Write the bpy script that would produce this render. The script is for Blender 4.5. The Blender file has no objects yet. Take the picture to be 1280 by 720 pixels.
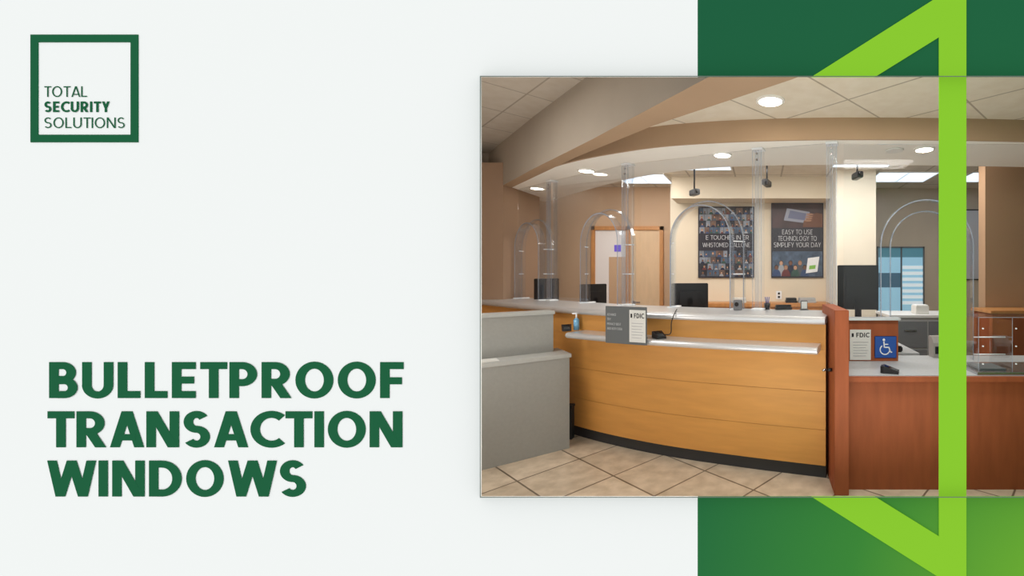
import bpy, bmesh, math, os, random
from mathutils import Vector, Matrix
random.seed(4)
scene = bpy.context.scene
scene.view_settings.view_transform = 'Standard'
scene.view_settings.look = 'None'
EYE = 1.45
# ------------------------------------------------------------------ materials
def lin(c):
    o = []
    for v in c[:3]:
        v = v / 255.0
        o.append(v / 12.92 if v <= 0.04045 else ((v + 0.055) / 1.055) ** 2.4)
    return (o[0], o[1], o[2], 1.0)
MATS = {}
def mat(name, col, rough=0.5, metal=0.0, var=0.0, scale=8.0, stretch=(1, 1, 1), emit=0.0, bump=0.0, coat=0.0, spec=0.5):
    if name in MATS: return MATS[name]
    m = bpy.data.materials.new(name); m.use_nodes = True
    nt = m.node_tree; b = nt.nodes['Principled BSDF']
    b.inputs['Base Color'].default_value = lin(col)
    b.inputs['Roughness'].default_value = rough
    b.inputs['Metallic'].default_value = metal
    b.inputs['Specular IOR Level'].default_value = spec
    b.inputs['Coat Weight'].default_value = coat
    if emit > 0:
        b.inputs['Emission Color'].default_value = lin(col)
        b.inputs['Emission Strength'].default_value = emit
    if var > 0 or bump > 0:
        tc = nt.nodes.new('ShaderNodeTexCoord'); mp = nt.nodes.new('ShaderNodeMapping')
        mp.inputs['Scale'].default_value = stretch
        nz = nt.nodes.new('ShaderNodeTexNoise'); nz.inputs['Scale'].default_value = scale
        nz.inputs['Detail'].default_value = 5
        nt.links.new(tc.outputs['Object'], mp.inputs['Vector']); nt.links.new(mp.outputs['Vector'], nz.inputs['Vector'])
        if var > 0:
            rp = nt.nodes.new('ShaderNodeValToRGB')
            c = lin(col)
            rp.color_ramp.elements[0].position = 0.3; rp.color_ramp.elements[1].position = 0.7
            rp.color_ramp.elements[0].color = (c[0] * (1 - var), c[1] * (1 - var), c[2] * (1 - var), 1)
            rp.color_ramp.elements[1].color = (min(1, c[0] * (1 + var)), min(1, c[1] * (1 + var)), min(1, c[2] * (1 + var)), 1)
            nt.links.new(nz.outputs['Fac'], rp.inputs['Fac']); nt.links.new(rp.outputs['Color'], b.inputs['Base Color'])
        if bump > 0:
            bp = nt.nodes.new('ShaderNodeBump'); bp.inputs['Strength'].default_value = bump
            bp.inputs['Distance'].default_value = 0.01
            nt.links.new(nz.outputs['Fac'], bp.inputs['Height']); nt.links.new(bp.outputs['Normal'], b.inputs['Normal'])
    MATS[name] = m
    return m
def tile_mat(name, c1, c2, cm, size, mortar, rot, rough, size2=None, var=0.1):
    m = bpy.data.materials.new(name); m.use_nodes = True
    nt = m.node_tree; b = nt.nodes['Principled BSDF']; b.inputs['Roughness'].default_value = rough
    tc = nt.nodes.new('ShaderNodeTexCoord'); mp = nt.nodes.new('ShaderNodeMapping')
    mp.inputs['Rotation'].default_value = (0, 0, math.radians(rot))
    mp.inputs['Location'].default_value = (10.1, 10.17, 0)
    br = nt.nodes.new('ShaderNodeTexBrick'); br.offset = 0.0; br.squash = 1.0
    br.inputs['Color1'].default_value = lin(c1); br.inputs['Color2'].default_value = lin(c2)
    br.inputs['Mortar'].default_value = lin(cm); br.inputs['Scale'].default_value = 1.0
    br.inputs['Mortar Size'].default_value = mortar; br.inputs['Mortar Smooth'].default_value = 0.2
    br.inputs['Brick Width'].default_value = size; br.inputs['Row Height'].default_value = size2 or size
    nz = nt.nodes.new('ShaderNodeTexNoise'); nz.inputs['Scale'].default_value = 9; nz.inputs['Detail'].default_value = 8
    mx = nt.nodes.new('ShaderNodeMix'); mx.data_type = 'RGBA'; mx.blend_type = 'MULTIPLY'; mx.inputs['Factor'].default_value = 1.0
    rp = nt.nodes.new('ShaderNodeValToRGB')
    rp.color_ramp.elements[0].position = 0.35; rp.color_ramp.elements[1].position = 0.65
    v = 1 - var * 2
    rp.color_ramp.elements[0].color = (v, v * 0.98, v * 0.95, 1); rp.color_ramp.elements[1].color = (1, 1, 1, 1)
    nt.links.new(tc.outputs['Object'], mp.inputs['Vector']); nt.links.new(mp.outputs['Vector'], br.inputs['Vector'])
    nt.links.new(tc.outputs['Object'], nz.inputs['Vector']); nt.links.new(nz.outputs['Fac'], rp.inputs['Fac'])
    nt.links.new(br.outputs['Color'], mx.inputs['A']); nt.links.new(rp.outputs['Color'], mx.inputs['B'])
    nt.links.new(mx.outputs['Result'], b.inputs['Base Color'])
    return m
def clear_mat(name, tint, refl, haze, hazecol):
    m = bpy.data.materials.new(name); m.use_nodes = True
    nt = m.node_tree; nt.nodes.remove(nt.nodes['Principled BSDF']); out = nt.nodes['Material Output']
    tr = nt.nodes.new('ShaderNodeBsdfTransparent'); tr.inputs['Color'].default_value = tint
    gl = nt.nodes.new('ShaderNodeBsdfGlossy'); gl.inputs['Roughness'].default_value = 0.03
    lw = nt.nodes.new('ShaderNodeFresnel'); lw.inputs['IOR'].default_value = 1.45
    mu = nt.nodes.new('ShaderNodeMath'); mu.operation = 'MULTIPLY'; mu.inputs[1].default_value = refl
    mx = nt.nodes.new('ShaderNodeMixShader')
    nt.links.new(lw.outputs['Fac'], mu.inputs[0]); nt.links.new(mu.outputs[0], mx.inputs['Fac'])
    nt.links.new(tr.outputs[0], mx.inputs[1]); nt.links.new(gl.outputs[0], mx.inputs[2])
    df = nt.nodes.new('ShaderNodeBsdfDiffuse'); df.inputs['Color'].default_value = hazecol
    m2 = nt.nodes.new('ShaderNodeMixShader'); m2.inputs['Fac'].default_value = haze
    nt.links.new(mx.outputs[0], m2.inputs[1]); nt.links.new(df.outputs[0], m2.inputs[2])
    nt.links.new(m2.outputs[0], out.inputs['Surface'])
    MATS[name] = m
    return m
def self_lit(name, col, share):
    """print with added glow: emission in its colour weakens shade falling on it"""
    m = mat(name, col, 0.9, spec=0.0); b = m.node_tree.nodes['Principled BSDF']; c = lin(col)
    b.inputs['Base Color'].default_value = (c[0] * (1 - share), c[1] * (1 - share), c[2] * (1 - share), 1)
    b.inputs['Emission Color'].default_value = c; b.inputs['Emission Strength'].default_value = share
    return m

WHITE = mat('white_board', (248, 250, 249), 0.9, spec=0.0)
GREEN = mat('dark_green_print', (36, 99, 66), 0.8, spec=0.0)
LIME = self_lit('lime_print', (139, 203, 50), .7)  # glow put into the lime so the raised frame shades it less
FRAME = mat('frame_grey', (120, 130, 122), 0.8, spec=0.0)
TAN = mat('tan_paint', (200, 168, 138), 0.85, var=0.03, scale=2)
COLT = mat('column_tan_paint', (176, 142, 112), 0.85, var=0.03, scale=2)
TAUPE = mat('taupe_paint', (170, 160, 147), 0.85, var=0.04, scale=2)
BROWN = mat('brown_paint', (180, 151, 122), 0.85, var=0.04, scale=2)
PIER = mat('pier_paint', (158, 130, 107), 0.85, var=0.03, scale=2)
CREAM = mat('cream_paint', (226, 212, 190), 0.85, var=0.02, scale=2)
SOFF = mat('soffit_paint', (252, 248, 240), 0.8, var=0.02, scale=2)
MAPLE = mat('maple_veneer', (212, 152, 80), 0.45, var=0.06, scale=3, stretch=(1.0, 1.0, 7), spec=.35)
CHERRY = mat('cherry_veneer', (150, 80, 48), 0.6, var=0.12, scale=4, stretch=(5, 5, 0.8), spec=.25)
WOODTRIM = mat('oak_trim', (192, 134, 80), 0.45, var=0.12, scale=6, stretch=(4, 4, 1))
ALU = mat('brushed_aluminium', (212, 213, 215), 0.3, metal=0.5, var=0.04, scale=30, stretch=(1, 1, 20))
LAM = mat('grey_laminate', (170, 173, 176), 0.4, var=0.05, scale=60)
GREYD = mat('desk_grey', (150, 150, 146), 0.6, var=0.03, scale=40)
GREYT = mat('desk_grey_top', (172, 173, 170), 0.5, var=0.03, scale=40)
TOE = mat('dark_rubber_base', (48, 48, 50), 0.6)
BLACK = mat('black_plastic', (22, 22, 25), 0.35, var=0.1, scale=20)
SCREEN = mat('black_screen', (14, 16, 22), 0.12)
DGREY = mat('charcoal_card', (92, 96, 98), 0.6)
PAPER = mat('paper_white', (214, 214, 210), 0.7)
INK = mat('ink_black', (26, 26, 30), 0.6)
BLUE = mat('sign_blue', (28, 78, 160), 0.45)
WSIGN = mat('sign_white', (240, 242, 245), 0.5)
STEEL = mat('steel', (190, 192, 196), 0.25, metal=0.9)
LGREY = mat('light_grey_metal', (178, 180, 182), 0.5)
LAMP = mat('lamp_diffuser', (206, 222, 240), 0.5, emit=1.5)
LAMPD = mat('downlight_lens', (255, 246, 228), 0.5, emit=14.0)
LWHITE = mat('lamp_trim_white', (240, 238, 232), 0.5)
BIN = mat('bin_black', (40, 42, 44), 0.6)
GEL = mat('sanitizer_gel', (120, 180, 220), 0.2)
GLASS = clear_mat('clear_acrylic', (0.985, 0.992, 0.995, 1), 0.3, 0.002, (0.8, 0.85, 0.9, 1))
POSTM = clear_mat('acrylic_post', (0.96, 0.975, 0.988, 1), 0.3, 0.03, (0.85, 0.9, 0.97, 1))
EDGE = clear_mat('acrylic_edge', (0.96, 0.975, 0.988, 1), 0.3, 0.02, (0.8, 0.86, 0.95, 1))
ARCHM = clear_mat('acrylic_arch', (0.94, 0.96, 0.985, 1), 0.35, 0.03, (0.8, 0.86, 0.96, 1))
RIM = clear_mat('acrylic_polished_rim', (0.62, 0.69, 0.80, 1), 1.2, 0.32, (0.76, 0.84, 0.96, 1))
FLOORM = tile_mat('floor_tile', (218, 202, 180), (202, 186, 164), (122, 108, 92), 0.46, 0.007, 38, 0.35, var=.12)
CEILM = tile_mat('lobby_ceiling_tile', (232, 222, 204), (228, 217, 199), (180, 168, 150), 0.61, 0.008, 42, 0.9, var=0.03)
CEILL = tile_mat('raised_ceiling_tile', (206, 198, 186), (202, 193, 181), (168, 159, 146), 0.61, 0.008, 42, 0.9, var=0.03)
CEILI = tile_mat('office_ceiling_tile', (226, 218, 204), (222, 213, 199), (180, 172, 158), 0.61, 0.012, 0, 0.9, var=0.04)

def green_gradient():
    m = bpy.data.materials.new('green_gradient_print'); m.use_nodes = True
    nt = m.node_tree; b = nt.nodes['Principled BSDF']; b.inputs['Roughness'].default_value = 0.8
    b.inputs['Specular IOR Level'].default_value = 0
    tc = nt.nodes.new('ShaderNodeTexCoord'); d = nt.nodes.new('ShaderNodeVectorMath'); d.operation = 'DISTANCE'
    d.inputs[1].default_value = (1.55, 2.0, -0.1)
    rp = nt.nodes.new('ShaderNodeValToRGB'); mr = nt.nodes.new('ShaderNodeMapRange')
    mr.inputs['From Min'].default_value = 0.3; mr.inputs['From Max'].default_value = 3.3
    nt.links.new(tc.outputs['Object'], d.inputs[0]); nt.links.new(d.outputs['Value'], mr.inputs['Value'])
    nt.links.new(mr.outputs['Result'], rp.inputs['Fac']); nt.links.new(rp.outputs['Color'], b.inputs['Base Color'])
    e = rp.color_ramp.elements
    e[0].position = 0; e[0].color = lin((110, 174, 52)); e[1].position = 1; e[1].color = lin((34, 98, 66))
    x = e.new(0.28); x.color = lin((62, 136, 58))
    x = e.new(0.58); x.color = lin((38, 106, 66))
    return m
GGRAD = green_gradient()

# ------------------------------------------------------------------ builders
class B:
    def __init__(s): s.bm = bmesh.new(); s.mats = []
    def mi(s, m):
        if m not in s.mats: s.mats.append(m)
        return s.mats.index(m)
    def box(s, x0, x1, y0, y1, z0, z1, m, bev=0.0):
        r = bmesh.ops.create_cube(s.bm, size=1.0)
        for v in r['verts']:
            v.co = Vector(((x0 + x1) / 2 + v.co.x * (x1 - x0), (y0 + y1) / 2 + v.co.y * (y1 - y0), (z0 + z1) / 2 + v.co.z * (z1 - z0)))
        fs = set(f for v in r['verts'] for f in v.link_faces); i = s.mi(m)
        for f in fs: f.material_index = i
        if bev > 0:
            es = list(set(e for f in fs for e in f.edges))
            q = bmesh.ops.bevel(s.bm, geom=es, offset=bev, segments=2, affect='EDGES')
            for f in q['faces']: f.material_index = i
        return s
    def prism(s, pts, a0, a1, m, axis='z'):
        def mk(p, a): return (p[0], p[1], a) if axis == 'z' else (p[0], a, p[1])
        lo = [s.bm.verts.new(mk(p, a0)) for p in pts]; hi = [s.bm.verts.new(mk(p, a1)) for p in pts]
        n = len(pts); i = s.mi(m); fs = [s.bm.faces.new(lo), s.bm.faces.new(hi[::-1])]
        for k in range(n): fs.append(s.bm.faces.new((lo[k], hi[k], hi[(k + 1) % n], lo[(k + 1) % n])))
        for f in fs: f.material_index = i
        return s
    def cyl(s, p0, p1, r0, r1, m, seg=20, smooth=True):
        p0 = Vector(p0); p1 = Vector(p1); d = (p1 - p0); L = d.length
        q = d.to_track_quat('Z', 'Y').to_matrix().to_4x4()
        M = Matrix.Translation((p0 + p1) / 2) @ q
        r = bmesh.ops.create_cone(s.bm, cap_ends=True, segments=seg, radius1=r0, radius2=r1, depth=L, matrix=M)
        i = s.mi(m)
        for f in set(f for v in r['verts'] for f in v.link_faces):
            f.material_index = i
            if smooth and len(f.verts) == 4: f.smooth = True
        return s
    def sweep(s, sections, m, smooth=False):
        i = s.mi(m); rings = [[s.bm.verts.new(p) for p in ring] for ring in sections]
        n = len(rings[0])
        for a, b in zip(rings[:-1], rings[1:]):
            for k in range(n):
                f = s.bm.faces.new((a[k], a[(k + 1) % n], b[(k + 1) % n], b[k])); f.material_index = i; f.smooth = smooth
        f = s.bm.faces.new(rings[0][::-1]); f.material_index = i
        f = s.bm.faces.new(rings[-1]); f.material_index = i
        return s
    def quad(s, pts, m):
        f = s.bm.faces.new([s.bm.verts.new(p) for p in pts]); f.material_index = s.mi(m); return s
    def obj(s, name, parent=None, loc=(0, 0, 0), rot=0.0, **kw):
        bmesh.ops.recalc_face_normals(s.bm, faces=s.bm.faces)
        me = bpy.data.meshes.new(name); s.bm.to_mesh(me); s.bm.free()
        for m in s.mats: me.materials.append(m)
        o = bpy.data.objects.new(name, me); scene.collection.objects.link(o)
        o.location = loc; o.rotation_euler = (0, 0, rot)
        if parent: o.parent = parent
        for k, v in kw.items(): o[k] = v
        return o
def thing(name, label, category, loc=(0, 0, 0), rot=0.0, group=None):
    e = bpy.data.objects.new(name, None); scene.collection.objects.link(e)
    e.empty_display_size = 0.1
    e.location = loc; e.rotation_euler = (0, 0, rot); e['label'] = label; e['category'] = category
    if group: e['group'] = group
    return e

# ------------------------------------------------------------------ drawn sans-serif capitals
def glyph(ch, w):
    P_ = []; h = w * 0.86; G = [0]
    def bar(x0, x1, z0, z1):
        G[0] += 1; P_.append((G[0], [(x0, z0), (x1, z0), (x1, z1), (x0, z1)]))
    def dia(xb, xt, z0=0.0, z1=1.0):
        G[0] += 1
        hw = w * math.sqrt(1 + ((xt - xb) / (z1 - z0)) ** 2) / 2
        P_.append((G[0], [(xb - hw, z0), (xb + hw, z0), (xt + hw, z1), (xt - hw, z1)]))
    def arc(cx, cz, rx, rz, a0, a1, n=20):
        G[0] += 1
        for k in range(n):
            q0 = math.radians(a0 + (a1 - a0) * k / n); q1 = math.radians(a0 + (a1 - a0) * (k + 1) / n)
            P_.append((G[0], [(cx + rx * math.cos(q0), cz + rz * math.sin(q0)), (cx + rx * math.cos(q1), cz + rz * math.sin(q1)),
                       (cx + (rx - w) * math.cos(q1), cz + (rz - h) * math.sin(q1)), (cx + (rx - w) * math.cos(q0), cz + (rz - h) * math.sin(q0))]))
    def bowl(xe, z0, z1, rx=None):
        rz = (z1 - z0) / 2; rx = rx or rz * 1.05
        bar(w * .9, xe - rx + .002, z1 - h, z1); bar(w * .9, xe - rx + .002, z0, z0 + h); arc(xe - rx, (z0 + z1) / 2, rx, rz, -90, 90)
    if ch == 'A':
        W = .82; hw = w * 1.07 / 2
        dia(hw, W / 2 - w * .06); dia(W - hw, W / 2 + w * .06); bar(W * .25, W * .75, .19, .19 + h * .9)
    elif ch == 'B':
        W = .68; bar(0, w, 0, 1); bowl(W * .94, .5 - h * .42, 1); bowl(W, 0, .5 + h * .42)
    elif ch == 'C':
        W = .74; arc(.50, .5, .50, .512, 50, 310, 28)
    elif ch == 'G':
        W = .80; arc(.50, .5, .50, .512, 48, 330, 28); bar(W - w, W, .10, .52); bar(.46, W, .52 - h, .52)
    elif ch == 'D':
        W = .79; bar(0, w, 0, 1); bowl(W, 0, 1, .47)
    elif ch == 'E':
        W = .57; bar(0, w, 0, 1); bar(w, W, 1 - h, 1); bar(w, W * .93, .5 - h / 2, .5 + h / 2); bar(w, W, 0, h)
    elif ch == 'F':
        W = .56; bar(0, w, 0, 1); bar(w, W, 1 - h, 1); bar(w, W * .93, .48 - h / 2, .48 + h / 2)
    elif ch == 'H':
        W = .72; bar(0, w, 0, 1); bar(W - w, W, 0, 1); bar(w, W - w, .5 - h / 2, .5 + h / 2)
    elif ch == 'I':
        W = w; bar(0, w, 0, 1)
    elif ch == 'L':
        W = .54; bar(0, w, 0, 1); bar(w, W, 0, h)
    elif ch == 'M':
        W = .90; bar(0, w, 0, 1); bar(W - w, W, 0, 1); dia(W / 2, w * .55, .25, 1); dia(W / 2, W - w * .55, .25, 1)
    elif ch == 'N':
        W = .78; bar(0, w, 0, 1); bar(W - w, W, 0, 1); dia(W - w * .62, w * .62)
    elif ch == 'O':
        W = .90; arc(.45, .5, .45, .512, 0, 360, 40)
    elif ch == 'P':
        W = .66; bar(0, w, 0, 1); bowl(W, .33, 1)
    elif ch == 'R':
        W = .70; bar(0, w, 0, 1); bowl(W * .96, .34, 1); dia(W - w * .52, W * .48, 0, .42)
    elif ch == 'S':
        W = .64; rz = (1.01 - (.5 - h / 2)) / 2; cz = 1.01 - rz
        arc(W / 2, cz, W / 2 * .96, rz, 33, 271, 22); arc(W / 2, 1 - cz, W / 2, rz, 91, -147, 22)
    elif ch == 'T':
        W = .64; bar(0, W, 1 - h, 1); bar(W / 2 - w / 2, W / 2 + w / 2, 0, 1 - h)
    elif ch == 'U':
        W = .74; bar(0, w, .36, 1); bar(W - w, W, .36, 1); arc(W / 2, .362, W / 2, .374, 180, 360, 22)
    elif ch == 'V':
        W = .78; hw = w * .54; dia(W / 2, hw); dia(W / 2, W - hw)
    elif ch == 'W':
        W = 1.18; hw = w * .52; a = W * .27; dia(a, hw); dia(a, W / 2); dia(W - a, W / 2); dia(W - a, W - hw)
    elif ch == 'Y':
        W = .72; bar(W / 2 - w / 2, W / 2 + w / 2, 0, .44); hw = w * .6; dia(W / 2, hw, .38, 1); dia(W / 2, W - hw, .38, 1)
    else:
        W = .28
    return W, P_
def caps(name, body, x0, x1, z0, z1, y, m, parent=None, weight=.13, gap=.12, depth=.001, **kw):
    pos = 0; words = [[]]
    for ch in body:
        W, ps = glyph(ch, weight)
        g = gap * (.5 if ch in 'TYVWA' else 1.0)
        if ch == ' ': words.append([])
        for k, p in ps: words[-1].append(([(q[0] + pos, q[1]) for q in p], k))
        pos += W + g
    pos -= g
    sx = (x1 - x0) / pos; sz = z1 - z0
    st = min(.0002, sz * .01)
    for wd in words:
        if not wd: continue
        b = B()
        for p, k in wd:
            b.quad([(x0 + q[0] * sx, y - depth - st * k, z0 + q[1] * sz) for q in p], m)
        b.obj(name, parent, **kw)

class Curve:
    def __init__(s, P, n=24):
        pts = []
        Q = [Vector(p) for p in P]; Q = [Q[0] * 2 - Q[1]] + Q + [Q[-1] * 2 - Q[-2]]
        for i in range(1, len(Q) - 2):
            for k in range(n):
                t = k / n; a, b, c, d = Q[i - 1:i + 3]
                pts.append(0.5 * ((2 * b) + (c - a) * t + (2 * a - 5 * b + 4 * c - d) * t * t + (3 * b - a - 3 * c + d) * t ** 3))
        pts.append(Q[-2]); s.p = pts; s.l = [0]
        for a, b in zip(pts[:-1], pts[1:]): s.l.append(s.l[-1] + (b - a).length)
        s.L = s.l[-1]
    def at(s, u, off=0.0):
        x = max(0, min(1, u)) * s.L
        i = 0
        while i < len(s.l) - 2 and s.l[i + 1] < x: i += 1
        t = (x - s.l[i]) / max(1e-9, s.l[i + 1] - s.l[i]); p = s.p[i].lerp(s.p[i + 1], t)
        a = s.p[max(0, i - 6)]; b = s.p[min(len(s.p) - 1, i + 7)]; d = (b - a).normalized()
        return p + Vector((-d.y, d.x)) * off
    def ang(s, u):
        a = s.at(max(0, u - 0.01)); b = s.at(min(1, u + 0.01)); d = a - b
        return math.atan2(d.y, d.x)
    def sec(s, u, prof):
        r = []
        for o, z in prof:
            q = s.at(u, o); r.append((q.x, q.y, z))
        return r
    def slab(s, b, u0, u1, prof, m, n=48, smooth=False):
        b.sweep([s.sec(u0 + (u1 - u0) * k / n, prof) for k in range(n + 1)], m, smooth=smooth)
    def find(s, bearing, off=0.0):
        lo, hi = 0.0, 1.0
        for _ in range(40):
            mid = (lo + hi) / 2; q = s.at(mid, off)
            if q.x / q.y > bearing: lo = mid
            else: hi = mid
        return lo
def rect(o0, o1, z0, z1): return [(o0, z0), (o1, z0), (o1, z1), (o0, z1)]

# ------------------------------------------------------------------ display wall (artwork drawn at 270 units per metre)
def U(x): return (x - 951) / 270.0
def V(y): return EYE + (342 - y) / 270.0
OX0, OZ0, OZ1, OX1 = -1.300, 0.413, 2.365, 1.50
b = B()
b.box(-4.7, OX0, 2.0, 2.012, 0, 3.25, WHITE); b.box(OX0, U(872), 2.0, 2.012, OZ1, 3.25, WHITE); b.box(OX0, U(872), 2.0, 2.012, 0, OZ0, WHITE)
b.obj('wall_front', kind='structure', label='white display wall with a large rectangular opening', category='wall')
b = B()
b.box(U(872), OX1, 2.0, 2.012, OZ1, 3.25, GGRAD); b.box(U(872), OX1, 2.0, 2.012, 0, OZ0, GGRAD); b.box(OX1, 4.7, 2.0, 2.012, 0, 3.25, GGRAD)
b.obj('wall_front.001', kind='structure', label='green display wall with a soft colour gradient', category='wall')
b = B()
yf = 1.945; k_ = yf / 540
fx0 = -350 * k_; ft = EYE + 246 * k_; fb = EYE - 279 * k_; t = .0006
fr_in = [(fx0, fb), (1.46, fb), (1.46, ft), (fx0, ft)]
bk_in = [(OX0, OZ0), (1.50, OZ0), (1.50, OZ1), (OX0, OZ1)]
fr_out = [(fx0 - t, fb - t), (1.46 + t, fb - t), (1.46 + t, ft + t), (fx0 - t, ft + t)]
bk_out = [(OX0 - t, OZ0 - t), (1.50 + t, OZ0 - t), (1.50 + t, OZ1 + t), (OX0 - t, OZ1 + t)]
for k in range(4):
    j = (k + 1) % 4
    A = [(fr_in[k], yf), (fr_in[j], yf), (fr_out[j], yf), (fr_out[k], yf)]
    for P in (A, [(fr_in[k], yf), (fr_in[j], yf), (bk_in[j], 2.0), (bk_in[k], 2.0)], [(fr_out[k], yf), (fr_out[j], yf), (bk_out[j], 2.0), (bk_out[k], 2.0)]):
        b.quad([(p[0], y, p[1]) for p, y in P], FRAME)
b.obj('shade_frame', kind='structure', label='added thin raised splayed frame casting soft shade around the opening', category='trim')  # frame added and raised for the soft shadow it casts on the wall

logo = thing('logo_sign', 'dark green square logo with three lines of lettering on white wall', 'logo', (0, 1.9995, 0))
b = B()
L0, L1, T0, T1 = U(39), U(173.5), V(43.5), V(178); w = 9.5 / 270
b.box(L0, L1, -0.002, 0, T0 - w, T0, GREEN); b.box(L0, L1, -0.002, 0, T1, T1 + w, GREEN)
b.box(L0, L0 + w, -0.002, 0, T1 + w, T0 - w, GREEN); b.box(L1 - w, L1, -0.002, 0, T1 + w, T0 - w, GREEN)
b.obj('square_outline', logo)
caps('lettering', 'TOTAL', U(56), U(109.5), V(121.3), V(108), 0, GREEN, logo, .12, .13)
caps('lettering', 'SECURITY', U(56), U(138), V(140.3), V(127), 0, GREEN, logo, .215, .13)
caps('lettering', 'SOLUTIONS', U(56), U(156.5), V(160.2), V(147), 0, GREEN, logo, .12, .15)
ttl = thing('title_lettering', 'three lines of bold dark green capital lettering on white wall', 'lettering', (0, 1.9995, 0))
caps('word', 'BULLETPROOF', U(62), U(505), V(497.5), V(452.5), 0, GREEN, ttl, .228, .10)
caps('word', 'TRANSACTION', U(60), U(503.5), V(559), V(514), 0, GREEN, ttl, .228, .09)
caps('word', 'WINDOWS', U(59.5), U(383), V(620.5), V(575.5), 0, GREEN, ttl, .228, .10)

em = thing('triangle_emblem', 'lime green triangle outline emblem crossing green wall and opening', 'emblem', (0, 0, 0))
YE = 1.994
def poly(pts, y=YE): return [((p[0] - 951) * y / 540, EYE + (342 - p[1]) * y / 540) for p in pts]
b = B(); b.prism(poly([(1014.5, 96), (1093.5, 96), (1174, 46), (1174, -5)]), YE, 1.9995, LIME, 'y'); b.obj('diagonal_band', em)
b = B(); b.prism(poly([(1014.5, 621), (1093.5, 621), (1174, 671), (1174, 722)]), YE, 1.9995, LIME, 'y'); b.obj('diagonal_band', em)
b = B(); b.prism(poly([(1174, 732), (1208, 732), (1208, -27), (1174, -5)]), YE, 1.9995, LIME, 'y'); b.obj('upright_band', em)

# ------------------------------------------------------------------ room shell
b = B(); b.box(-4.7, 4.7, 2.012, 8.2, -0.05, 0, FLOORM); b.obj('floor', kind='structure', label='beige ceramic tiles laid diagonally', category='floor')
b = B(); b.box(-4.75, -4.6, 2.012, 8.2, 0, 3.2, TAN); b.obj('wall_left', kind='structure', label='tan painted wall', category='wall')
b = B(); b.box(4.6, 4.75, 2.012, 8.2, 0, 3.2, TAN); b.obj('wall_right', kind='structure', label='tan painted wall', category='wall')
YB = 6.5
b = B(); b.box(-4.6, -1.30, YB, YB + .12, 0, 2.75, TAN); b.obj('wall_back', kind='structure', label='tan painted office wall with a door', category='wall')
b = B(); b.box(-1.30, 1.2, 6.2, 6.32, 0, 2.75, CREAM); b.box(-1.30, -1.2, 6.32, 6.5, 0, 2.75, CREAM); b.obj('wall_back.001', kind='structure', label='cream painted wall carrying two posters', category='wall')
b = B(); b.box(1.2, 4.6, 6.6, 6.72, 0, 2.75, mat('greige_paint', (202, 190, 172), 0.85, var=0.03, scale=2)); b.obj('wall_back.002', kind='structure', label='greige painted wall with a window', category='wall')
b = B(); b.box(-1.2, 0.94, 5.8, 6.2, 2.46, 2.75, CREAM); b.obj('trim_2', kind='structure', label='cream bulkhead above posters', category='trim')
b = B(); b.box(0.94, 1.44, 5.4, 6.2, 0, 2.75, mat('pale_cream', (230, 220, 202), 0.85, var=0.02)); b.obj('wall_pier', kind='structure', label='pale cream square pier', category='wall')
b = B(); b.box(2.39, 3.2, 4.6, 4.74, 0, 2.75, COLT); b.obj('wall_pier.001', kind='structure', label='tan brown square column', category='wall')
b = B(); b.box(-4.6, -3.02, 5.06, 5.9, 0, 2.75, PIER); b.obj('wall_pier.002', kind='structure', label='brown wall end beside curved counter', category='wall')
b = B(); b.box(-4.6, -3.45, 5.55, 5.70, 2.6, 3.2, TAUPE); b.obj('wall_left.001', kind='structure', label='taupe painted wall above the brown wall end', category='wall')
FC = Curve([(3.6, 3.62), (2.9, 3.47), (2.07, 3.40), (1.2, 3.355), (.305, 3.36), (-.519, 3.46), (-1.126, 3.66), (-1.915, 4.12), (-2.9, 4.98), (-3.65, 5.70)])
b = B(); FC.slab(b, 0, 1, rect(-0.02, -0.80, 2.495, 2.75), SOFF, 80); b.obj('ceiling_soffit', kind='structure', label='curved cream soffit with recessed downlights', category='ceiling')
b = B(); FC.slab(b, 0, 1, rect(-0.02, 0.0, 2.49, 2.78), BROWN, 80); b.obj('trim_3', kind='structure', label='curved brown fascia on soffit', category='trim')
fc = [FC.at(k / 40, -0.01) for k in range(41)]
b = B(); b.prism([(4.6, 2.02), (4.6, 3.7)] + [(p.x, p.y) for p in fc[:34]] + [(.3, 2.02)], 2.66, 2.70, CEILM)
b.obj('ceiling', kind='structure', label='lobby ceiling of beige acoustic tiles in grid', category='ceiling')
b = B(); b.prism([(-4.6, 2.02), (0.4, 2.02), (-3.3, 5.85), (-4.6, 7.0)], 3.0, 3.05, CEILL)
b.obj('ceiling.001', kind='structure', label='raised lobby ceiling of greyish acoustic tiles', category='ceiling')
b = B(); b.prism([(4.6, 3.55)] + [(p.x, p.y + .1) for p in fc[1:]] + [(-4.6, 5.7), (-4.6, 8.2), (4.6, 8.2)], 2.75, 2.80, CEILI)
b.obj('ceiling.002', kind='structure', label='office ceiling of acoustic tiles with light panels', category='ceiling')
b = B(); b.box(-4.7, 4.7, 2.012, 8.2, 3.2, 3.25, CREAM); b.obj('ceiling.003', kind='structure', label='roof slab above the ceilings', category='ceiling')
b = B(); b.box(-4.7, 4.7, 8.2, 8.3, 0, 3.2, CREAM); b.obj('wall_back.003', kind='structure', label='plain rear wall', category='wall')
b = B()
left = [(-0.01, 2.02), (-.303, 2.303), (-1.30, 3.33), (-2.25, 4.27), (-3.68, 5.74)]
right = [(-3.60, 5.80), (-2.3, 4.50), (-1.64, 3.84), (-.75, 3.02), (.166, 2.303), (.47, 2.02)]
b.prism(left + right, 2.485, 3.0, BROWN)
o = b.obj('ceiling_beam', kind='structure', label='deep taupe and brown diagonal beam', category='beam')
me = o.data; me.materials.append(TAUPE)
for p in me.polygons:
    if abs(p.normal.z) < .3 and p.normal.x < -.2 and p.normal.y < 0: p.material_index = 1

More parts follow.
